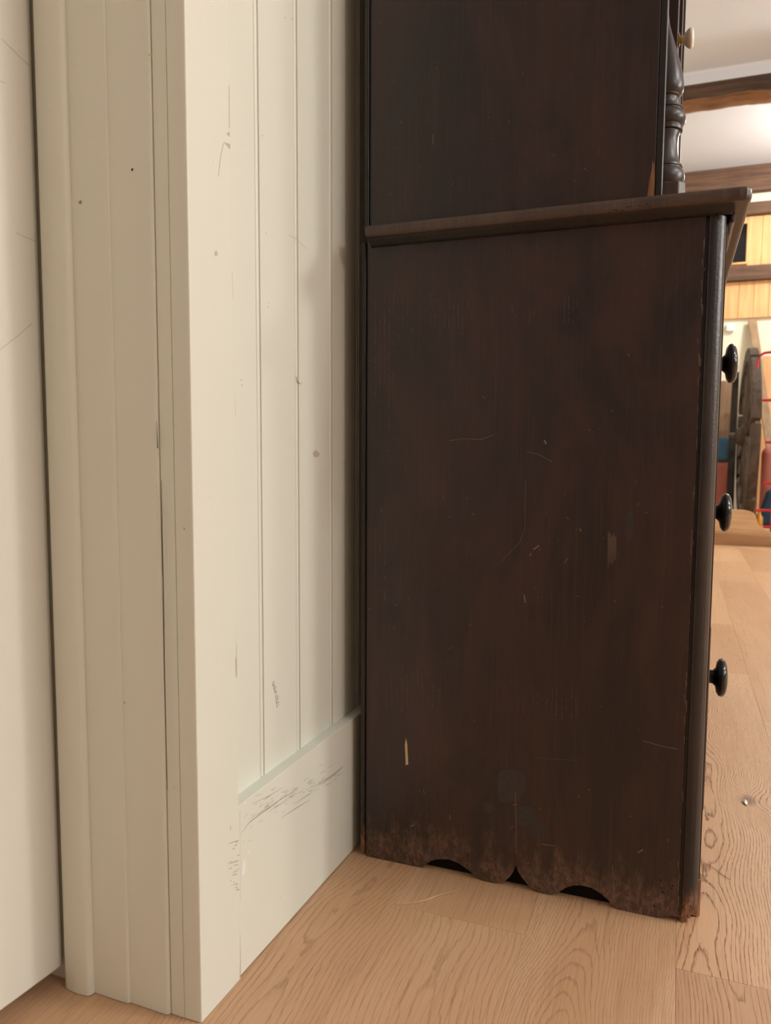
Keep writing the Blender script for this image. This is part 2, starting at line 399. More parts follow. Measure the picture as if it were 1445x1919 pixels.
# panelled partition: stile, bottom rail, beaded boards
ZT = CHI
part = obj('wall_left', prism([(wx(.655, -.036), .655, 0), (wx(1.13, -.036), 1.13, 0), (wx(1.13, -.080), 1.13, 0), (wx(.655, -.080), .655, 0)], (0, 0, ZT)), M_PAINT)
struct(part, 'cream painted partition of beaded vertical boards with stile and bottom rail', 'wall')
def wall_prism(yn, z0, z1): return prism([(wx(y, n), y, z0) for y, n in yn], (0, 0, z1-z0))
YS = onW(450, 1700).y
obj('stile', wall_prism([(.6485, 0), (YS, 0), (YS, -.034), (.6485, -.034)], 0, ZT), M_PAINT, part, bevel=.0012)
rail = obj('bottom_rail', wall_prism([(YS+.0006, -.0022), (1.128, -.0022), (1.128, -.034), (YS+.0006, -.034)], 0.0015, .2082), M_PAINT, part, bevel=.0008)
PN = -.019
gy = [onW(489.5, 700, PN).y, onW(560, 700, PN).y, onW(623, 700, PN).y, onW(672.5, 700, PN).y]
edges = [YS+.0004] + gy + [1.128]
def beaded(y0, y1, bead=True):
    q, bw, dp = .0024, .0078, .0042; pts = [(y0, PN-.012), (y0, PN)] 
    if bead:
        s = y1-.0004-bw-q
        pts += [(s, PN), (s+.0003, PN-dp), (s+q-.0002, PN-dp)]
        for k in range(9):
            a = math.pi*k/8; pts.append((s+q+bw/2-math.cos(a)*bw/2, PN-dp*.75+math.sin(a)*dp*.75))
        pts += [(y1-.0003, PN-dp-.0005), (y1-.0003, PN-.012)]
    else: pts += [(y1, PN), (y1, PN-.012)]
    return wall_prism(pts, .20, ZT)
for i, (y0, y1) in enumerate(zip(edges, edges[1:])): obj('beaded_board', beaded(y0, y1, i < 4), M_PAINT, part, smooth=35)

# door casing facing the camera, the jamb behind it
CZ = CHI
cas = obj('trim_1', box(-.80, -.4775, .6492, .72, 0, CZ), M_CASING)
struct(cas, 'shaded cream door casing of moulded boards beside the partition', 'door casing')
def cboard(name, pts, z0=.0008): return obj(name, prism([(x, y, z0) for x, y in pts], (0, 0, CZ-z0)), M_CASING, cas, smooth=40)
pa = [(-.6325, .6492), (-.6325, .640), (-.6318, .6375)]
for k in range(9):
    a = k/8; pa.append((-.6305+.030*a, .6362-.0022*math.sin(a*math.pi*.8)))
for k in range(1, 9):
    a = math.pi/2*k/8; pa.append((-.6005+.0058*math.sin(a), .6349+.0076*(1-math.cos(a))))
pa.append((-.5940, .6492)); cboard('casing_board', pa)
cboard('casing_board', [(-.5948, .6492), (-.5948, .6424), (-.5500, .6421), (-.5484, .6424), (-.5474, .6432), (-.5468, .6446), (-.5466, .6492)])
cboard('casing_board', [(-.5474, .6492), (-.5474, .6446), (-.4985, .6440), (-.4962, .6450), (-.4952, .6470), (-.4950, .6492)])
cboard('casing_strip', [(-.4936, .6492), (-.4936, .6474), (-.4775, .6472), (-.4775, .6492)])
cboard('edge_strip', [(-.4768, .6492), (-.4768, .6476), (wx(.6476)-.0016, .6476), (wx(.6478)-.0002, .6485), (wx(.6485)-.0002, .6492)])
# nail holes and dents in the casing
bm = bmesh.new()
def disc(bm, p, r, nrm, n=9, jag=.3, sx=1.0):
    nrm = Vector(nrm).normalized(); e = Vector((0, 0, 1)); s = e.cross(nrm).normalized()
    patch(bm, [Vector(p)+(s*math.cos(2*math.pi*k/n)*sx+e*math.sin(2*math.pi*k/n))*r*random.uniform(1-jag, 1+jag) for k in range(n)], nrm)
disc(bm, onY(248, 318, .6441), .0013, (0, -1, 0), jag=.15)
obj('nail_hole', bm, M_HOLE, cas); bm = bmesh.new()
for q, r in (((150, 379), .0020), ((280, 103), .0009), ((296, 832), .0010), ((345, 990), .0012), ((234, 1316), .0010), ((300, 935), .0008)):
    disc(bm, onY(*q, .6420 if q[0] < 246 else .6436 if q[0] < 300 else .6468), r, (0, -1, 0), jag=.6, sx=.7)
obj('dent', bm, M_SCUFF, cas)['kind'] = 'stuff'
bm = bmesh.new()
ribbon(bm, [onY(303, 900, .6436), onY(304, 1000, .6436), onY(307, 1100, .6436), onY(308, 1230, .6436), onY(314, 1480, .6436)], [.0004, .0010, .0007, .0010, .0004], (0, -1, 0))
ribbon(bm, [onY(294, 790, .6436), onY(296, 840, .6436)], [.0003, .0011], (0, -1, 0))
obj('open_joint', bm, M_HOLE, cas)['kind'] = 'stuff'

# open flat door on the far left
def dx(y): return -.641 + .097*(y-.6435)
door = obj('door_1', prism([(dx(.6440), .6440, .020), (dx(-.16), -.16, .020), (dx(-.16)-.036, -.16, .020), (dx(.6440)-.036, .6440, .020)], (0, 0, 2.08)), M_DOOR, base=(dx(.2), .2, 0), bevel=.003)
struct(door, 'flat cream painted door standing open against the casing', 'door')
bm = bmesh.new()
def onD(x, y): d_ = ray(x, y); return CAM + d_*((-.641-.097*.6435)/(d_.x-.097*d_.y))
for st in ([(2, 72), (25, 95), (55, 124)], [(30, 436), (50, 446), (68, 452)], [(0, 655), (30, 632), (60, 606)], [(0, 152), (9, 156)]):
    ribbon(bm, [onD(*q) for q in st], .0004, (1, -.097, 0))
obj('scratch', bm, M_SCUFF, door)['kind'] = 'stuff'
struct(obj('wall_header', prism([(dx(.644), .644, 2.11), (dx(-.16), -.16, 2.11), (-1.2, -.16, 2.11), (-1.2, .644, 2.11)], (0, 0, .82)), M_PLASTER), 'plaster above the open door', 'wall')

# scuffs, chips and a pencilled note on the partition
NW = (1, -WB, 0); S = 3.427
def cr8(x, y): return (340+x/S, 1200+y/S)
bm = bmesh.new(); RN = -.0022
strokes = [[(390,1230),(440,1165),(520,1105),(620,1040)], [(430,1150),(540,1085),(640,1020),(740,955)], [(455,1050),(560,1000),(650,945)],
    [(470,1000),(520,985)], [(560,1100),(650,1040),(720,985)], [(640,1140),(740,1075),(830,1020)], [(720,1050),(800,1000),(880,950)],
    [(800,960),(900,910),(1000,845),(1050,795)], [(880,930),(960,880),(1030,820)], [(930,890),(1010,840)], [(960,870),(1040,805)],
    [(850,950),(930,905)], [(480,1120),(560,1075)], [(600,1080),(690,1020)], [(690,1000),(750,950)], [(400,1140),(430,1105)],
    [(440,1210),(455,1195)], [(380,1250),(400,1215)], [(395,1310),(400,1290)], [(430,1290),(450,1280)], [(660,1010),(745,950)], [(740,1050),(820,985)]]
for st in strokes:
    p = [onW(*cr8(x, y), RN) for x, y in st]; n = len(p)
    ribbon(bm, p, [.0003]+[random.uniform(.0005, .0011) for _ in range(n-2)]+[.0003], NW)
for k in range(70):
    t = random.random(); x = 450+560*t+random.uniform(-30, 30); y = 1110-270*t+random.gauss(0, 38); L = random.uniform(8, 34)
    ribbon(bm, [onW(*cr8(x, y), RN), onW(*cr8(x+L, y-L*.62), RN)], [random.uniform(.0003, .0009), .0003], NW)
for k in range(22):
    y = random.uniform(1280, 1600); x = 372-abs(random.gauss(0, 22)); L = random.uniform(5, 30)
    ribbon(bm, [onW(*cr8(x, y), 0), onW(*cr8(x-L, y+L*.35), 0)], [random.uniform(.0005, .0011), .0003], NW)
for a, b_ in (((300, 1305), (365, 1285)), ((312, 1192), (318, 1215)), ((300, 1435), (365, 1415))):
    ribbon(bm, [onW(*cr8(*a), 0), onW(*cr8(*b_), 0)], [.0004, .0010], NW)
o = obj('scuff_mark', bm, M_SCUFF, part); o['kind'] = 'stuff'; o['label'] = 'grey rubbed scuff marks along the bottom rail'
bm = bmesh.new()
patch(bm, [onW(*cr8(x, y), RN) for x, y in ((388,1500),(392,1440),(400,1405),(410,1420),(408,1480),(400,1512))], NW)
patch(bm, [onW(*cr8(x, y), RN) for x, y in ((430,1370),(432,1345),(439,1350),(438,1370))], NW)
patch(bm, [onW(*cr8(x, y), RN) for x, y in ((402,1052),(412,1040),(420,1044),(408,1056))], NW)
o = obj('white_paint_drip', bm, M_WHITEFILL, part); o['kind'] = 'stuff'; o['label'] = 'white paint drip on the rail'
bm = bmesh.new(); S7 = 16.0
def cr7(x, y): return (480+x/S7, 1240+y/S7)
for st in ([(540,580),(500,620),(488,680),(512,735)], [(552,650),(535,692),(505,700)], [(560,730),(592,772),(570,825),(522,802),(520,765),(560,738)],
    [(530,850),(572,890),(550,940)], [(575,905),(612,880),(598,952)], [(580,1010),(600,1085)], [(630,1010),(652,1042),(650,1110),(625,1150)],
    [(600,1100),(602,1262)], [(630,1200),(632,1275)], [(660,1195),(682,1212),(650,1235)], [(676,1285),(684,1296)], [(630,1290),(620,1330),(640,1372)]):
    ribbon(bm, [onW(*cr7(x, y), PN) for x, y in st], .00075, NW)
o = obj('pencil_note', bm, M_PENCIL, part); o['kind'] = 'stuff'; o['label'] = 'small pencilled note written up the board'
bm = bmesh.new()
def chip(pts, n): patch(bm, [onW(x, y, n) for x, y in pts], NW)
chip([(588,846),(592,843),(599,850),(596,857),(588,856),(586,850)], PN)
chip([(419,266),(431,270),(431,280),(425,272)], 0); chip([(424,250),(430,247),(430,256)], 0)
chip([(402,474),(405,468),(408,478),(403,480)], 0); chip([(441,1230),(443,1236),(443,1270),(442,1268)], 0)
for a in ([(419,268),(414,290),(409,330)], [(440,738),(441,780)], [(541,440),(556,448)], [(559,452),(575,466)], [(443,1205),(444,1268)], [(429,160),(430,240)], [(435,510),(437,560)]):
    ribbon(bm, [onW(x, y, 0 if x < 450 else PN) for x, y in a], .0006, NW)
ribbon(bm, [onW(450, 1748, 0), onW(450.5, 1800, 0), onW(450, 1840, 0)], [.0003, .0010, .0016], NW)
ribbon(bm, [onW(449, 1520, 0), onW(450, 1600, 0), onW(450.5, 1690, 0)], [.0006, .0003, .0005], NW)
o = obj('paint_chip', bm, M_CHIP, part); o['kind'] = 'stuff'; o['label'] = 'brown chips and scratches in the cream paint'
bm = bmesh.new()
for p in ((491,254),(498,437),(535,33),(547,35),(452,712),(453,722),(591,1400),(525,1682),(503,567),(502,575),(565,717)):
    disc(bm, onW(*p, 0 if p[0] < 456 else PN if p[1] < 1380 else RN), .0007, NW, 7, .4)
ribbon(bm, [onW(555, 705, PN), onW(557, 716, PN), onW(563, 720, PN)], [.0004, .0016, .0004], NW)
obj('dark_speck', bm, M_PENCIL, part)['kind'] = 'stuff'

# ------------------------------------------------------------------ dresser
YD, YE = 1.0218, 2.16
XB = -.4175
dr = thing('dresser', 'tall dark-stained antique dresser with scalloped side and black knobs', 'dresser', (-.19, 1.55, 0))
scal = [(687,1606),(790,1628),(797,1621),(805,1615),(818,1610.5),(840,1610.5),(858,1617),(870,1625),(882,1634),(893,1644),(908,1653),(928,1656.5),(945,1652),(955,1644),(962,1634),(966.5,1621),
    (970,1632),(978,1645),(988,1657),(1000,1668),(1015,1675),(1030,1677.5),(1046,1673),(1060,1664),(1075,1659.5),(1090,1659.5),(1108,1664),(1125,1674),(1140,1687),(1150,1700),(1158,1708),(1180,1711.5),(1195,1716),(1215,1720),(1232,1721.5),(1245,1718),(1252,1719),(1260,1716),(1266,1718),(1270,1717)]
pl = []
for q in scal: p = onY(*q, YD); pl.append((p.x, YD, max(p.z, .0006)))
xr = .0228; pl.append((xr, YD, max(pl[-1][2], .004))); side = pl + [(xr, YD, .9055), (XB, YD, .9055)]
side[0] = (XB, YD, side[0][2])
obj('side_panel', prism(side, (0, .010, 0)), M_DARK, dr, bevel=.0010, segs=2)
obj('cavity_shade_board', box(-.4170, .0200, YD+.0105, YD+.0205, .0012, .90), M_CAVITY_SHADE, dr)  # added board, near-black in place of the shade behind the scallops
far = [(x, YE-.020, z) for x, y, z in side]; obj('side_panel', prism(far, (0, .020, 0)), M_DARK, dr)
# strip with bead along the back edge, lower and upper case
def back_strip(z0, z1, x1):
    pts = [(x1-.0016, YD+.022), (x1-.0016, YD+.0045), (x1-.0032, YD+.0045)]
    for k in range(9):
        a = math.pi*k/8; pts.append((x1-.0032-.0042+math.cos(a)*.0042, YD+.0045-math.sin(a)*.0040))
    pts += [(x1-.0125, YD+.0065), (x1-.0125, YD+.022)]
    return prism([(x, y, z0) for x, y in pts], (0, 0, z1-z0))
obj('back_strip', back_strip(.006, .9055, XB), M_BEAD, dr, smooth=40)
obj('back_strip', back_strip(.9212, 2.02, -.4138), M_BEAD, dr, smooth=40)
obj('back_panel', box(-.428, -.418, YD+.0225, YE-.001, .003, 2.0), M_DARK, dr)
# rounded corner post
R = .0180; pts = [(.0232, YD+.022), (.0232, YD+.0042), (.0262, YD+.0042), (.0270, YD+.0006)]
for k in range(13):
    a = math.pi/2*k/12; pts.append((.0284+R*math.sin(a), YD+R*(1-math.cos(a))))
pts += [(.0464, YD+.026), (.030, YD+.026)]
def post(z_fn, z1):
    bm = bmesh.new(); a = [bm.verts.new((x, y, z_fn(i))) for i, (x, y) in enumerate(pts)]; b = [bm.verts.new((x, y, z1)) for x, y in pts]
    n = len(pts); bm.faces.new(a[::-1]); bm.faces.new(b)
    for i in range(n): bm.faces.new((a[i], a[(i+1) % n], b[(i+1) % n], b[i]))
    return bm
random.seed(3)
zz = [.006+.003*random.random() if i < 9 else .010+.022*random.random() for i in range(len(pts))]
obj('corner_post', post(lambda i: zz[i], .8985), M_BEAD, dr, smooth=40)
# broken orange foot of the post
bm = prism([(.0262, YD+.0016, .0008), (.0335, YD+.0022, .0010), (.0345, YD+.004, .016), (.0405, YD+.008, .027), (.0415, YD+.009, .036), (.0385, YD+.007, .033), (.0330, YD+.0025, .024), (.0290, YD+.0012, .020), (.0264, YD+.001, .012)], (0, .012, 0))
o = obj('broken_foot', bm, M_BARE, dr, bevel=.0008); o['label'] = 'bare orange wood at the broken foot of the corner post'
obj('post_foot', prism([(.0340, YD+.019, .007), (.0400, YD+.019, .004), (.0460, YD+.021, .0006), (.0500, YD+.024, .0006), (.0500, YD+.024, .05), (.034, YD+.019, .05)], (0, .02, 0)), M_BARE, dr, bevel=.0006)
# face frame
bm = box(.020, .0485, YD+.0275, YD+.058, .0006, .905); box(.020, .0485, YE-.058, YE-.001, .0006, .905, bm)
for z0, z1 in ((.012, .125), (.385, .41), (.615, .64), (.868, .905)): box(.020, .0478, YD+.058, YE-.058, z0, z1, bm)
obj('face_frame', bm, M_DARK, dr, bevel=.0010)
# drawers with mushroom knobs
KP = [(0.0105, 0), (0.0105, .004), (.0095, .008), (.0095, .0125), (.013, .0160), (.021, .0175), (.0258, .0205), (.0268, .0240), (.0252, .0275), (.020, .0302), (.010, .0318), (0, .0322)]
def knob(parent, x, y, z, tilt=0.0):
    o = obj('knob', lathe(KP, (x, y, z), (1, tilt*.3, tilt), 36), M_BLACK, parent, smooth=60); o['label'] = 'glossy black mushroom knob'
for z0, z1, kz, ex in ((.127, .383, .2965, .0040), (.412, .613, .5300, .0), (.642, .866, .7330, -.0008)):
    d = obj('drawer', box(-.36, .0470+ex, YD+.060, YE-.060, z0, z1), M_DARK, dr, bevel=.003)
    knob(d, .0418+ex, 1.150, kz, .03 if kz > .7 else 0); knob(d, .0418+ex, 2.03, kz)
obj('carcass_bottom', box(-.415, .02, YD+.0205, YE-.0205, .07, .085), M_DARK, dr)
# worktop
bm = prism([(-.4142, YD-.0255, .9062), (.0580, YD-.0255, .9062), (.0650, YD-.0240, .9062), (.0695, YD-.0200, .9062), (.0712, YD-.0130, .9062), (.0712, YE+.025, .9062), (-.4142, YE+.025, .9062)], (0, 0, .0158))
obj('worktop', bm, M_TOP, dr, bevel=.0052, segs=3)
obj('moulding_and_shade_strip', box(.0486, .0560, YD+.02, YE, .8930, .9065), M_DARK, dr, bevel=.003)
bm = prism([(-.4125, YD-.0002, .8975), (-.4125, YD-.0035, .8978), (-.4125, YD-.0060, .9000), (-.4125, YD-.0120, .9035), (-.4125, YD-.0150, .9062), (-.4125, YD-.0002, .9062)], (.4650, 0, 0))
obj('moulding_and_shade_strip', bm, M_BEAD, dr, smooth=40)  # dark cove added to paint in the shade under the worktop edge
# upper case
UX = -.0372
obj('upper_side_panel', box(-.4138, UX, YD, YD+.018, .9222, 2.02), M_DARK, dr, bevel=.0012)
obj('upper_side_panel', box(-.4138, UX, YE-.018, YE, .9222, 2.02), M_DARK, dr)
obj('upper_corner_strip', prism([(UX+.0004, YD+.0012, .9222), (UX+.0075, YD+.0012, .9222), (UX+.0088, YD+.003, .9222), (UX+.0088, YD+.018, .9222), (UX+.0004, YD+.018, .9222)], (0, 0, 1.098)), M_BEAD, dr, smooth=30, bevel=.0007)
obj('upper_stile', box(-.052, -.0312, YD+.0185, YD+.078, .9222, 2.02), M_DARK, dr, bevel=.001)
obj('upper_stile', box(-.052, -.0312, YE-.078, YE-.0185, .9222, 2.02), M_DARK, dr)
obj('upper_back_board', box(-.4175, -.4142, YD+.019, YE-.019, .9222, 2.0), M_DARK, dr)
obj('upper_shelf', box(-.41, -.053, YD+.019, YE-.019, 1.105, 1.122), M_DARK, dr)
obj('upper_top', box(-.41, -.030, YD+.019, YE-.019, 2.0, 2.02), M_DARK, dr)
obj('cornice', prism([(-.43, YD-.03, 2.02), (.005, YD-.03, 2.02), (.005, YE+.03, 2.02), (-.43, YE+.03, 2.02)], (0, 0, .06)), M_DARK, dr, bevel=.02, segs=4)
SP = [(.0288, .9222), (.0288, .9440), (.0252, .9466), (.0250, .9482), (.0262, .9505), (.0276, .9550), (.0279, .9595), (.0270, .9640), (.0243, .9680), (.0243, .9692), (.0252, .9700), (.0248, .9722), (.0222, .9745), (.0203, .9800), (.0186, .9880), (.0179, .9980), (.0184, 1.0060), (.0206, 1.0120), (.0206, 1.0132), (.0236, 1.0145), (.0238, 1.0180), (.0225, 1.0196), (.0225, 1.0206), (.0250, 1.0225), (.0267, 1.0265), (.0270, 1.0305), (.0258, 1.0350), (.0230, 1.0385), (.0230, 1.0395), (.0242, 1.0405), (.0236, 1.0425), (.0190, 1.0440), (.0168, 1.0470), (.0160, 1.0510), (.0166, 1.0550), (.0192, 1.0570), (.0192, 1.0578), (.0212, 1.0595), (.0229, 1.0640), (.0232, 1.0700), (.0222, 1.0790), (.0200, 1.0890), (.0170, 1.1000), (.0136, 1.1120), (.0100, 1.1240), (.0066, 1.1350), (.0040, 1.1450), (.0022, 1.1600), (.0012, 1.1720), (0, 1.1740)]
for yc in (1.0590,):
    bm = lathe(SP[2:], (-.0312, yc, 0), (0, 0, 1), 24, -math.pi/2, math.pi/2)
    sp = obj('split_spindle', bm, M_SPIN, dr, smooth=32)
    b8 = [(-.0312, yc-.028), (-.010, yc-.028), (-.0025, yc-.018), (-.0025, yc+.018), (-.010, yc+.028), (-.0312, yc+.028)]
    obj('spindle_block', prism([(x, y, .9222) for x, y in b8], (0, 0, .0245)), M_TOP, sp, bevel=.0015)
YM = (1.100+YE-.080)/2
for n_, (y0, y1, ky) in enumerate(((1.100, YM-.001, 1.122), (YM+.001, YE-.080, YE-.102))):
    bm = box(-.0310, -.0182, y0, y0+.055, 1.128, 1.99); box(-.0310, -.0182, y1-.055, y1, 1.128, 1.99, bm)
    box(-.0310, -.0182, y0+.055, y1-.055, 1.128, 1.19, bm); box(-.0310, -.0182, y0+.055, y1-.055, 1.93, 1.99, bm)
    d = obj('upper_door', bm, M_DARK, dr, bevel=.0012)
    obj('door_panel', box(-.0290, -.0240, y0+.054, y1-.054, 1.188, 1.932), M_DARK, d)
    kz = 1.1545
    o = obj('knob_collar', lathe([(0, .0), (.0085, .0), (.0085, .0018), (.0050, .0028), (.0048, .0055), (0, .0055)], (-.0182, ky, kz), (1, 0, 0), 20), M_BRASS, d, smooth=40); o['label'] = 'brass collar behind the white knob'
    o = obj('door_knob', lathe([(0, .0045), (.0048, .0045), (.0050, .0065), (.0078, .0090), (.0108, .0118), (.0122, .0145), (.0120, .0170), (.0100, .0188), (.0055, .0198), (0, .02)], (-.0182, ky, kz), (1, 0, 0), 28), M_SHELL, d, smooth=60); o['label'] = 'small ivory-white door knob'
# wear on the side: every mark where the photograph shows it
ND = (0, -1, 0)
def D(x, y): return onY(x, y, YD)
bm = bmesh.new(); patch(bm, [D(*q) for q in ((759,1395),(761,1383),(763.5,1394),(764,1408),(765.5,1432),(760.5,1434),(760,1415))], ND, .0005)
o = obj('paint_dab', bm, M_CREAMDAB, dr); o['label'] = 'cream paint dab low on the dresser side'
bm = bmesh.new(); patch(bm, [D(*q) for q in ((1213,369),(1217,338),(1221.5,318),(1222.5,304),(1226.5,306),(1227.5,335),(1226,368))], ND, .0004)
o = obj('bare_patch', bm, M_BARE, dr); o['label'] = 'bare splintered patch at the front edge above the worktop'
bm = bmesh.new(); random.seed(11)
def combrow(xs, y0, y1, jit, keep=.85):
    for x in xs:
        if random.random() > keep: continue
        a = y0+random.uniform(-jit, jit); b_ = y1+random.uniform(-jit, jit); y = a
        while y < b_:
            L = random.uniform(3, 16); xx = x+random.uniform(-.7, .7)
            if random.random() < .72: ribbon(bm, [D(xx, y), D(xx-.1, min(y+L, b_))], [random.uniform(.0003, .0009), random.uniform(.0002, .0007)], ND)
            y += L+random.uniform(0, 5)
combrow([704+8.6*k for k in range(22)], 560, 625, 18); combrow([704, 712, 721, 729, 737], 600, 780, 40)
combrow([1058+8*k for k in range(5)], 560, 605, 10); combrow([705+9.7*k for k in range(13)], 1262, 1335, 14)
combrow([945+9*k for k in range(17)], 1300, 1342, 10, .7); combrow([704, 712, 722], 960, 1090, 40, .9); combrow([960+8*k for k in range(8)], 575, 600, 10, .5)
o = obj('planing_streak', bm, M_STREAK, dr); o['kind'] = 'stuff'; o['label'] = 'rows of short pale planing streaks'
bm = bmesh.new()
for st, wd in (([(842,826),(870,822),(900,824),(925,815)], .0006), ([(988,846),(1010,852),(1036,866)], .0006), ([(985,900),(984,990),(975,1015),(940,1052)], .00035),
    ([(1204,1388),(1240,1398),(1270,1404)], .0007), ([(1000,1030),(1010,1022)], .0018), ([(996,1037),(992,1042)], .0013), ([(1087,990),(1089,996)], .0014), ([(1058,1055),(1064,1046)], .0008),
    ([(982,1115),(985,1130)], .0016), ([(1020,825),(1024,832)], .0022), ([(811,252),(812,270)], .0008), ([(962,1509),(969,1507)], .0009), ([(1015,1582),(1040,1585)], .0008),
    ([(1195,1598),(1205,1592)], .0016), ([(966,1483),(968,1600)], .0006), ([(1000,1420),(1080,1425)], .0002), ([(1148,1620),(1152,1700)], .0005), ([(768,1548),(776,1546)], .0014), ([(843,1527),(844,1536)], .0012)):
    ribbon(bm, [D(*q) for q in st], wd, ND)
for k in range(60):
    x, y = random.uniform(700, 1260), random.choice((random.uniform(120, 400), random.uniform(480, 1600), random.uniform(700, 1600)))
    if x > 1225 and y < 420: continue
    L = random.uniform(1.5, 9); a = random.gauss(1.57, .6)
    ribbon(bm, [D(x, y), D(x+L*math.cos(a), y+L*math.sin(a))], [random.uniform(.0004, .0010), .0003], ND)
# bruises on the rounded post edge
for k in range(46):
    y = random.uniform(430, 1690); x = 1322-(y-430)*.0397+random.gauss(0, 1.6)-1.5
    ribbon(bm, [D(x, y), D(x-.3, y+random.uniform(2, 22))], [.0007, .0004], ND)
o = obj('scratch', bm, M_SCRATCH, dr); o['kind'] = 'stuff'; o['label'] = 'fine light scratches and nicks'
bm = bmesh.new()
for k in range(9): 
    x = 1140+k*1.8; ribbon(bm, [D(x, 1002+random.uniform(-6, 6)), D(x-.4, 1060+random.uniform(-12, 6))], [.0010, .0006], ND)
o = obj('rub_mark', bm, M_STREAK, dr); o['kind'] = 'stuff'; o['label'] = 'brown vertical rub mark'
def rub(pts_, lift):
    bm = bmesh.new(); patch(bm, [D(*q) for q in pts_], ND, lift); obj('grey_rub', bm, M_HAZE, dr)['label'] = 'dull grey rubbed patch near the scalloped foot'
def blob(cx, cy, rx, ry, n=16, j=.25):
    rub([(cx+rx*math.cos(2*math.pi*k/n)*random.uniform(1-j, 1+j), cy+ry*math.sin(2*math.pi*k/n)*random.uniform(1-j, 1+j)) for k in range(n)], .00015)
rub(((934,1450),(940,1443),(962,1441),(978,1445),(985,1455),(984,1475),(978,1492),(972,1500),(952,1504),(936,1503),(932,1480)), .00018)
rub(((905,1504),(925,1506),(929,1516),(922,1524),(911,1525),(908,1514)), .00022)
for a in ((985,1530,22,24), (1010,1556,18,10), (785,1458,6,4), (788,1526,3,6), (1180,985,8,28)): blob(*a)
bm = bmesh.new()
for q in ((1140,398),(1151,393),(1155,394),(1176,388),(1182,387),(1199,386),(1212,382),(1218,387),(1167,395)):
    disc(bm, onY(*q, YD-.0256), .0009, ND, 7, .2)
for q in ((1260,1660),(1259,1666),(1238,1650),(1242,1672),(1226,1697)): disc(bm, D(*q), .0012, ND, 7, .4)
obj('worm_hole', bm, M_HOLE, dr)['kind'] = 'stuff'

# ------------------------------------------------------------------ far wall timbers and boards
def zat(px, py, Y): return onY(px, py, Y).z
bY = FARY-.07
def timber(name, y0px, y1px, label, mat=M_TIMBER, dep=.09, px=1400):
    Yf = FARY-dep; z1, z0 = (CEIL if y0px == 319 else zat(px, y0px, Yf)), zat(px, y1px, Yf)
    o = obj(name, box(-.45, 6.9, Yf, FARY-.0004, z0, min(z1, CEIL-.001)), mat, base=(1, FARY, z0), bevel=.006)
    return struct(o, label, 'timber'), z0, z1
t2, zA, _ = timber('trim_2', 319, 358, 'brown timber at the top of the far wall under the ceiling')
t3, zB, _ = timber('trim_3', 379, 402, 'brown timber above the upper row of golden boards')
t4, zC, zD_ = timber('trim_4', 497, 524, 'brown timber between the two rows of golden boards')
zE = zat(1400, 596, FARY-.03)
bw = .1085; x0 = onY(1384.3, 560, FARY-.03).x - bw*8
for k in range(28):
    for za, zb in ((zE, zC-.001), (zD_+.001, zB-.001)):
        xa = x0+bw*k+(.04 if zb > zC else 0)
        if xa < -.42: continue
        bm = box(xa+.0008, xa+bw-.0008, FARY-.03, FARY-.0004, za, zb)
        wb = bpy.data.objects['wall_back']
        obj('pine_board', bm, M_PINE, wb, bevel=.003, segs=1)
# small dark window in the boards
Yw = FARY-.045
p0, p1 = onY(1345, 424, Yw), onY(1397.5, 491, Yw)
fr = .016
bm = box(p0.x-fr, p1.x+fr, Yw-.01, FARY-.031, p1.z-fr, p1.z); box(p0.x-fr, p1.x+fr, Yw-.01, FARY-.031, p0.z, p0.z+fr, bm)
box(p0.x-fr, p0.x, Yw-.01, FARY-.031, p1.z, p0.z, bm); box(p1.x, p1.x+fr, Yw-.01, FARY-.031, p1.z, p0.z, bm)
wn = obj('window_1', bm, M_PINE, base=(p0.x, Yw, p1.z), bevel=.002)
struct(wn, 'small dark window set in the upper golden boards', 'window')
obj('pane', box(p0.x, p1.x, Yw+.002, FARY-.0312, p1.z, p0.z), M_GLASS, wn)
# rough-hewn ceiling beam
random.seed(5)
Yb = STEPY-.0006; zt = CEIL; zb = zat(1370, 186, Yb)
def hewn(y0, y1, ztop, zbot, wav, xs):
    bm = bmesh.new(); rows = []
    for x in xs:
        d = wav*(math.sin(x*9.1)+.6*math.sin(x*23+1)+random.uniform(-.5, .5))
        rows.append([bm.verts.new((x, y0, ztop)), bm.verts.new((x, y0+.006*math.sin(x*14), zbot+.03+d*.6)), bm.verts.new((x, y0+.035, zbot+d)), bm.verts.new((x, y1, zbot+.01+d*.5)), bm.verts.new((x, y1, ztop))])
    for a, b_ in zip(rows, rows[1:]):
        for i in range(5): bm.faces.new((a[i], a[(i+1) % 5], b_[(i+1) % 5], b_[i]))
    bm.faces.new(rows[0]); bm.faces.new(rows[-1][::-1])
    return bm
xs = [-.45+.035*k for k in range(210)]
beam = obj('ceiling_beam', hewn(Yb, Yb+.15, zt, zb, .007, xs), M_BEAM, base=(1, Yb, zb), smooth=50)
beam.data.materials.append(M_BEAMLIT)
for p in beam.data.polygons:
    if p.normal.z < -.35: p.material_index = 1  # light from beyond the beam painted orange on downward faces
tag(beam, 'rough-hewn dark beam under the white ceiling with orange lamplight painted on its lower edge', 'beam')
# white box on the lime wall
p0, p1 = onY(1361, 607, FARY-.03), onY(1377, 621, FARY-.03)
bx = obj('wall_box', box(p0.x, p1.x, FARY-.035, FARY-.0004, p1.z, p0.z), M_WHITEBOX, base=((p0.x+p1.x)/2, FARY, p1.z), bevel=.012, segs=4)
tag(bx, 'small white plastic box mounted on the pale far wall', 'wall box')

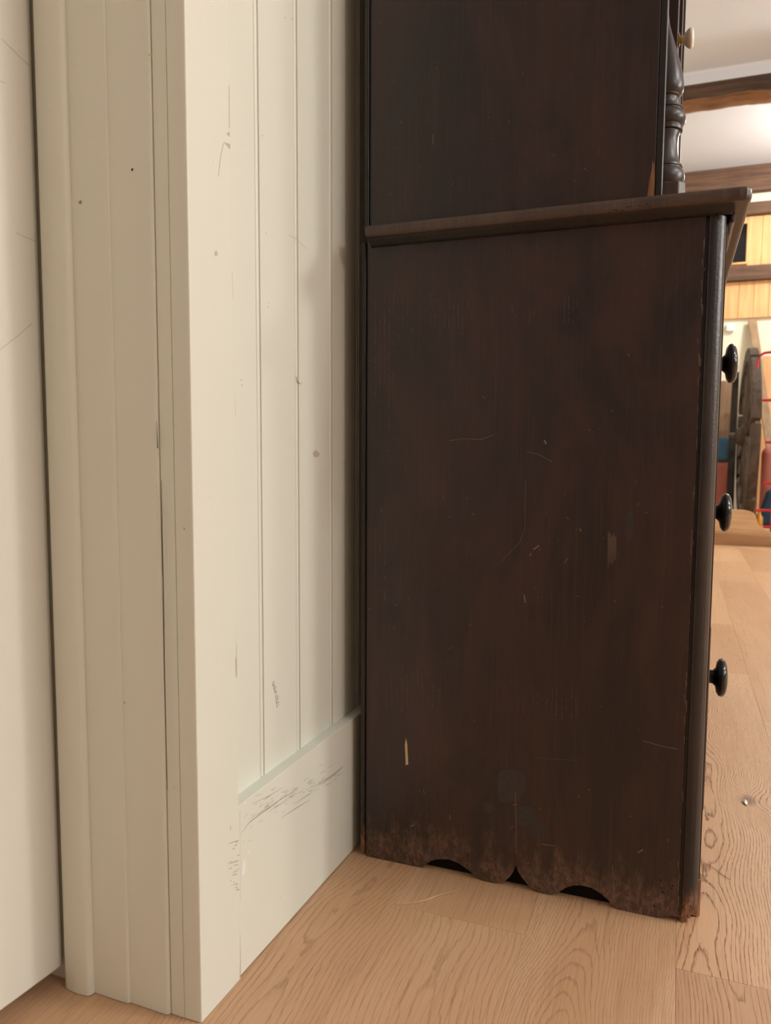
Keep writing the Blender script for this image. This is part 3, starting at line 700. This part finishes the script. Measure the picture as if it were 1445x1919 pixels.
# ------------------------------------------------------------------ platform and what stands on it
PY = 5.27; zp = zat(1400, 1000, PY)
pf = thing('platform', 'low pale wooden platform with brown front rail along the far wall', 'platform', (1.5, 6.0, 0))
obj('front_rail', box(-.44, 3.4, PY, PY+.045, .0006, zp-.004), M_RAIL, pf, bevel=.004)
obj('deck', box(-.44, 3.4, PY+.0455, FARY-.01, zp-.05, zp), M_PINEPALE, pf)
obj('deck_lip', box(-.44, 3.4, PY+.004, PY+.045, zp-.0038, zp+.001), M_PINEPALE, pf, bevel=.001)
sb = [(1250,954),(1375,955),(1395,956),(1408,959),(1414,963),(1417.5,972),(1420,981),(1424,987.5),(1432,991.5),(1441,995),(1448,999)]
P_ = [onY(*q, PY+.012) for q in sb]; P_.append(Vector((P_[-1].x, PY+.012, zp+.0012))); P_.append(Vector((P_[0].x, PY+.012, zp+.0012)))
so = obj('scroll_board', prism(P_, (0, .028, 0)), M_PINEPALE, base=(P_[0].x, PY+.02, zp), bevel=.004)
tag(so, 'pale pine board with a curved cut-away end standing on the platform edge', 'board')
# cart wheel, nearly edge on
WY_ = 6.02; wc = onY(1402, 805, WY_); WR = (zat(1400, 653, WY_)-zp-.001)/2; wc = Vector((wc.x, WY_, zp+.001+WR))
whl = thing('cart_wheel', 'old wooden cart wheel standing edge-on on the platform', 'wheel', (wc.x, WY_, zp))
nf = 7
for k in range(nf):
    a0 = 2*math.pi*(k+.03)/nf+.3; a1 = 2*math.pi*(k+.97)/nf+.3; bm = bmesh.new(); rows = []
    for i in range(9):
        a = a0+(a1-a0)*i/8; c_, s_ = math.cos(a), math.sin(a)
        rows.append([bm.verts.new((wc.x+dx_, WY_+c_*r_, wc.z+s_*r_)) for dx_, r_ in ((-.030, WR), (.030, WR), (.030, WR-.095), (-.030, WR-.095))])
    for a, b_ in zip(rows, rows[1:]):
        for i in range(4): bm.faces.new((a[i], b_[i], b_[(i+1) % 4], a[(i+1) % 4]))
    bm.faces.new(rows[0]); bm.faces.new(rows[-1][::-1])
    obj('felloe', bm, M_GREYWOOD, whl, bevel=.006)
for k in range(14):
    a = 2*math.pi*k/14+.16; c_, s_ = math.cos(a), math.sin(a)
    obj('spoke', tube([(wc.x, WY_+c_*.07, wc.z+s_*.07), (wc.x, WY_+c_*(WR-.09), wc.z+s_*(WR-.09))], [.026, .019], 8), M_GREYWOOD, whl, smooth=40)
obj('hub', lathe([(0, -.075), (.055, -.075), (.07, -.04), (.085, 0), (.07, .04), (.055, .075), (0, .075)], wc, (1, 0, 0), 20), M_GREYWOOD, whl, smooth=40)
obj('axle', lathe([(0, -.125), (.026, -.125), (.030, -.075), (0, -.075)], wc, (1, 0, 0), 14), M_GREYWOOD, whl, smooth=40)
# dark post behind the wheel
Y = 6.42; a, b_ = onY(1372, 696, Y), onY(1386.5, 696, Y)
tag(obj('dark_post', prism([(a.x, Y, zp+.0005), (b_.x, Y, zp+.0005), (b_.x-.004, Y, a.z-.01), (b_.x-.012, Y, a.z), (a.x+.008, Y, a.z)], (0, .07, 0)), M_BLACKWOOD, base=(a.x, Y, zp), bevel=.006), 'near-black upright wooden post behind the cart wheel', 'post')
# brown board
Y = 6.62; a, b_ = onY(1330, 714, Y), onY(1374, 714, Y)
tag(obj('brown_board', box(a.x-.3, b_.x, Y, Y+.035, zp+.0005, a.z), M_BROWNWOOD, base=(a.x, Y, zp), bevel=.006), 'wide plain brown board standing against the far wall', 'board')
def cushion(name, px0, px1, py0, py1, Y, dep, mat, label, cat, z0=None):
    a, b_ = onY(px0, py0, Y), onY(px1, py1, Y); zlo = b_.z if z0 is None else z0
    o = obj(name, box(a.x, b_.x, Y, Y+dep, zlo, a.z), mat, base=((a.x+b_.x)/2, Y, zlo), smooth=60)
    r = min(a.z-zlo, dep)*.42; bv = o.modifiers.new('bevel', 'BEVEL'); bv.width = r; bv.segments = 5
    return tag(o, label, cat), a.z
c1, zt1 = cushion('checked_cushion', 1290, 1369.5, 865, 960, 6.50, .11, M_PINK, 'pink checked cushion under the blue folded cloth', 'cushion', zp+.001)
cushion('folded_cloth', 1292, 1369, 820, 865, 6.51, .09, M_BLUE, 'folded blue cloth lying on the pink checked cushion', 'cloth', zt1+.001)
# leaning plank
top = onY(1410, 600, FARY-.03); bot = onZ(1459, 968, zp); bot = onY(1463, 950, 6.35); bot.z = zp+.018
d = (top-bot).normalized(); sx = Vector((1, 0, 0)); sx = (sx-d*sx.dot(d)).normalized(); sy = d.cross(sx); hw = .030
tag(obj('leaning_plank', prism([bot-sx*hw-sy*.014, bot+sx*hw-sy*.014, bot+sx*hw+sy*.014, bot-sx*hw+sy*.014], top-bot), M_TANWOOD, base=bot, bevel=.004), 'long tan plank leaning against the pale far wall', 'plank')
# red stand with bars
Y = 5.352
rs = thing('red_stand', 'red enamelled metal stand with bars beside the cart wheel', 'stand', (onY(1452, 900, Y).x, Y, zp))
mx = onY(1456, 800, Y).x; arm = .30
tp = onY(1420, 662, Y)
arc = [onY(*q, Y) for q in ((1419,690),(1419.5,680),(1421.5,672),(1426,665.5),(1433,661.5),(1445,660),(1475,658))]
obj('top_bar', tube(arc, .0085, 10), M_RED, rs, smooth=60)
obj('mast', tube([(mx, Y+.012, zp+.001), (mx, Y+.012, arc[-2].z)], .010, 10), M_RED, rs, smooth=60)
for px, py in ((1429,750),(1434,829),(1431,906),(1415,956),(1430,987)):
    a = onY(px, py, Y); 
    if a.z < zp+.010: a.z = zp+.010
    obj('bar', tube([a, (a.x+arm, Y, a.z)], .009, 10), M_RED, rs, smooth=60)
# things stacked behind the stand
Y = 6.05; a, b_ = onY(1429, 668, Y), onY(1490, 748, Y)
cushion('checked_pillow', 1430, 1500, 836, 960, 6.10, .14, M_PINK, 'plump pink checked pillow behind the red stand', 'pillow', zp+.001)
pts_ = [onY(*q, 5.86) for q in ((1441,908),(1500,900),(1500,975),(1420,973),(1428,945))]
zmin = min(p.z for p in pts_); pts_ = [Vector((p.x, p.y, p.z-zmin+zp+.001)) for p in pts_]
tag(obj('navy_bag', prism(pts_, (0, .12, 0)), M_NAVY, base=(pts_[3].x, 5.9, zp), bevel=.02, segs=4), 'navy cloth bag slumped behind the red bars', 'bag')
Y = 6.745; a, b_ = onY(1431, 667, Y), onY(1520, 667, Y)
tag(obj('golden_panel', box(a.x, b_.x, Y, Y+.03, zp+.001, a.z), M_PINE, base=(a.x, Y, zp), bevel=.004), 'upright golden pine panel behind the red stand', 'panel')
a = onY(1424, 950, 5.80)
tag(obj('amber_bottle', lathe([(0, 0), (.022, 0), (.024, .01), (.024, .06), (.010, .085), (.010, .10), (0, .10)], (a.x, 5.80, zp+.001), (0, 0, 1), 16), M_AMBER, base=(a.x, 5.80, zp+.001), smooth=50), 'small amber bottle on the platform beside the navy bag', 'bottle')

# ------------------------------------------------------------------ litter on the floor
def fl(x, y, z=0): return onZ(x, y, z)
st = [(745,1696),(775,1692),(800,1686),(815,1680),(835,1674),(862,1668)]
tag(obj('straw', tube([fl(x, y, .0012+.0006*math.sin(i*2)) for i, (x, y) in enumerate(st)], [.0003, .0005, .0009, .0009, .0006, .0003], 6), M_STRAW, base=fl(800, 1686)), 'thin pale straw lying on the floor before the scalloped side', 'straw')
c_ = [fl(x, y, z) for x, y, z in ((1391,1502,.0006),(1396,1499,.003),(1401,1503,.0012),(1400,1510,.0006),(1396,1506,.0016))]
tag(obj('paper_chip', prism(c_, (0, 0, .0012)), M_SHELL, base=fl(1396, 1505)), 'tiny white paper scrap on the figured floor board', 'scrap')
hp = [(1323,1618),(1332,1622),(1343,1630),(1355,1640),(1368,1648)]
tag(obj('lint_thread', tube([fl(x, y, .0009+.0004*math.sin(i*1.7)) for i, (x, y) in enumerate(hp)], .00035, 6), M_SCUFF, base=fl(1345, 1632)), 'fine grey lint thread on the floor beside the dresser foot', 'thread')
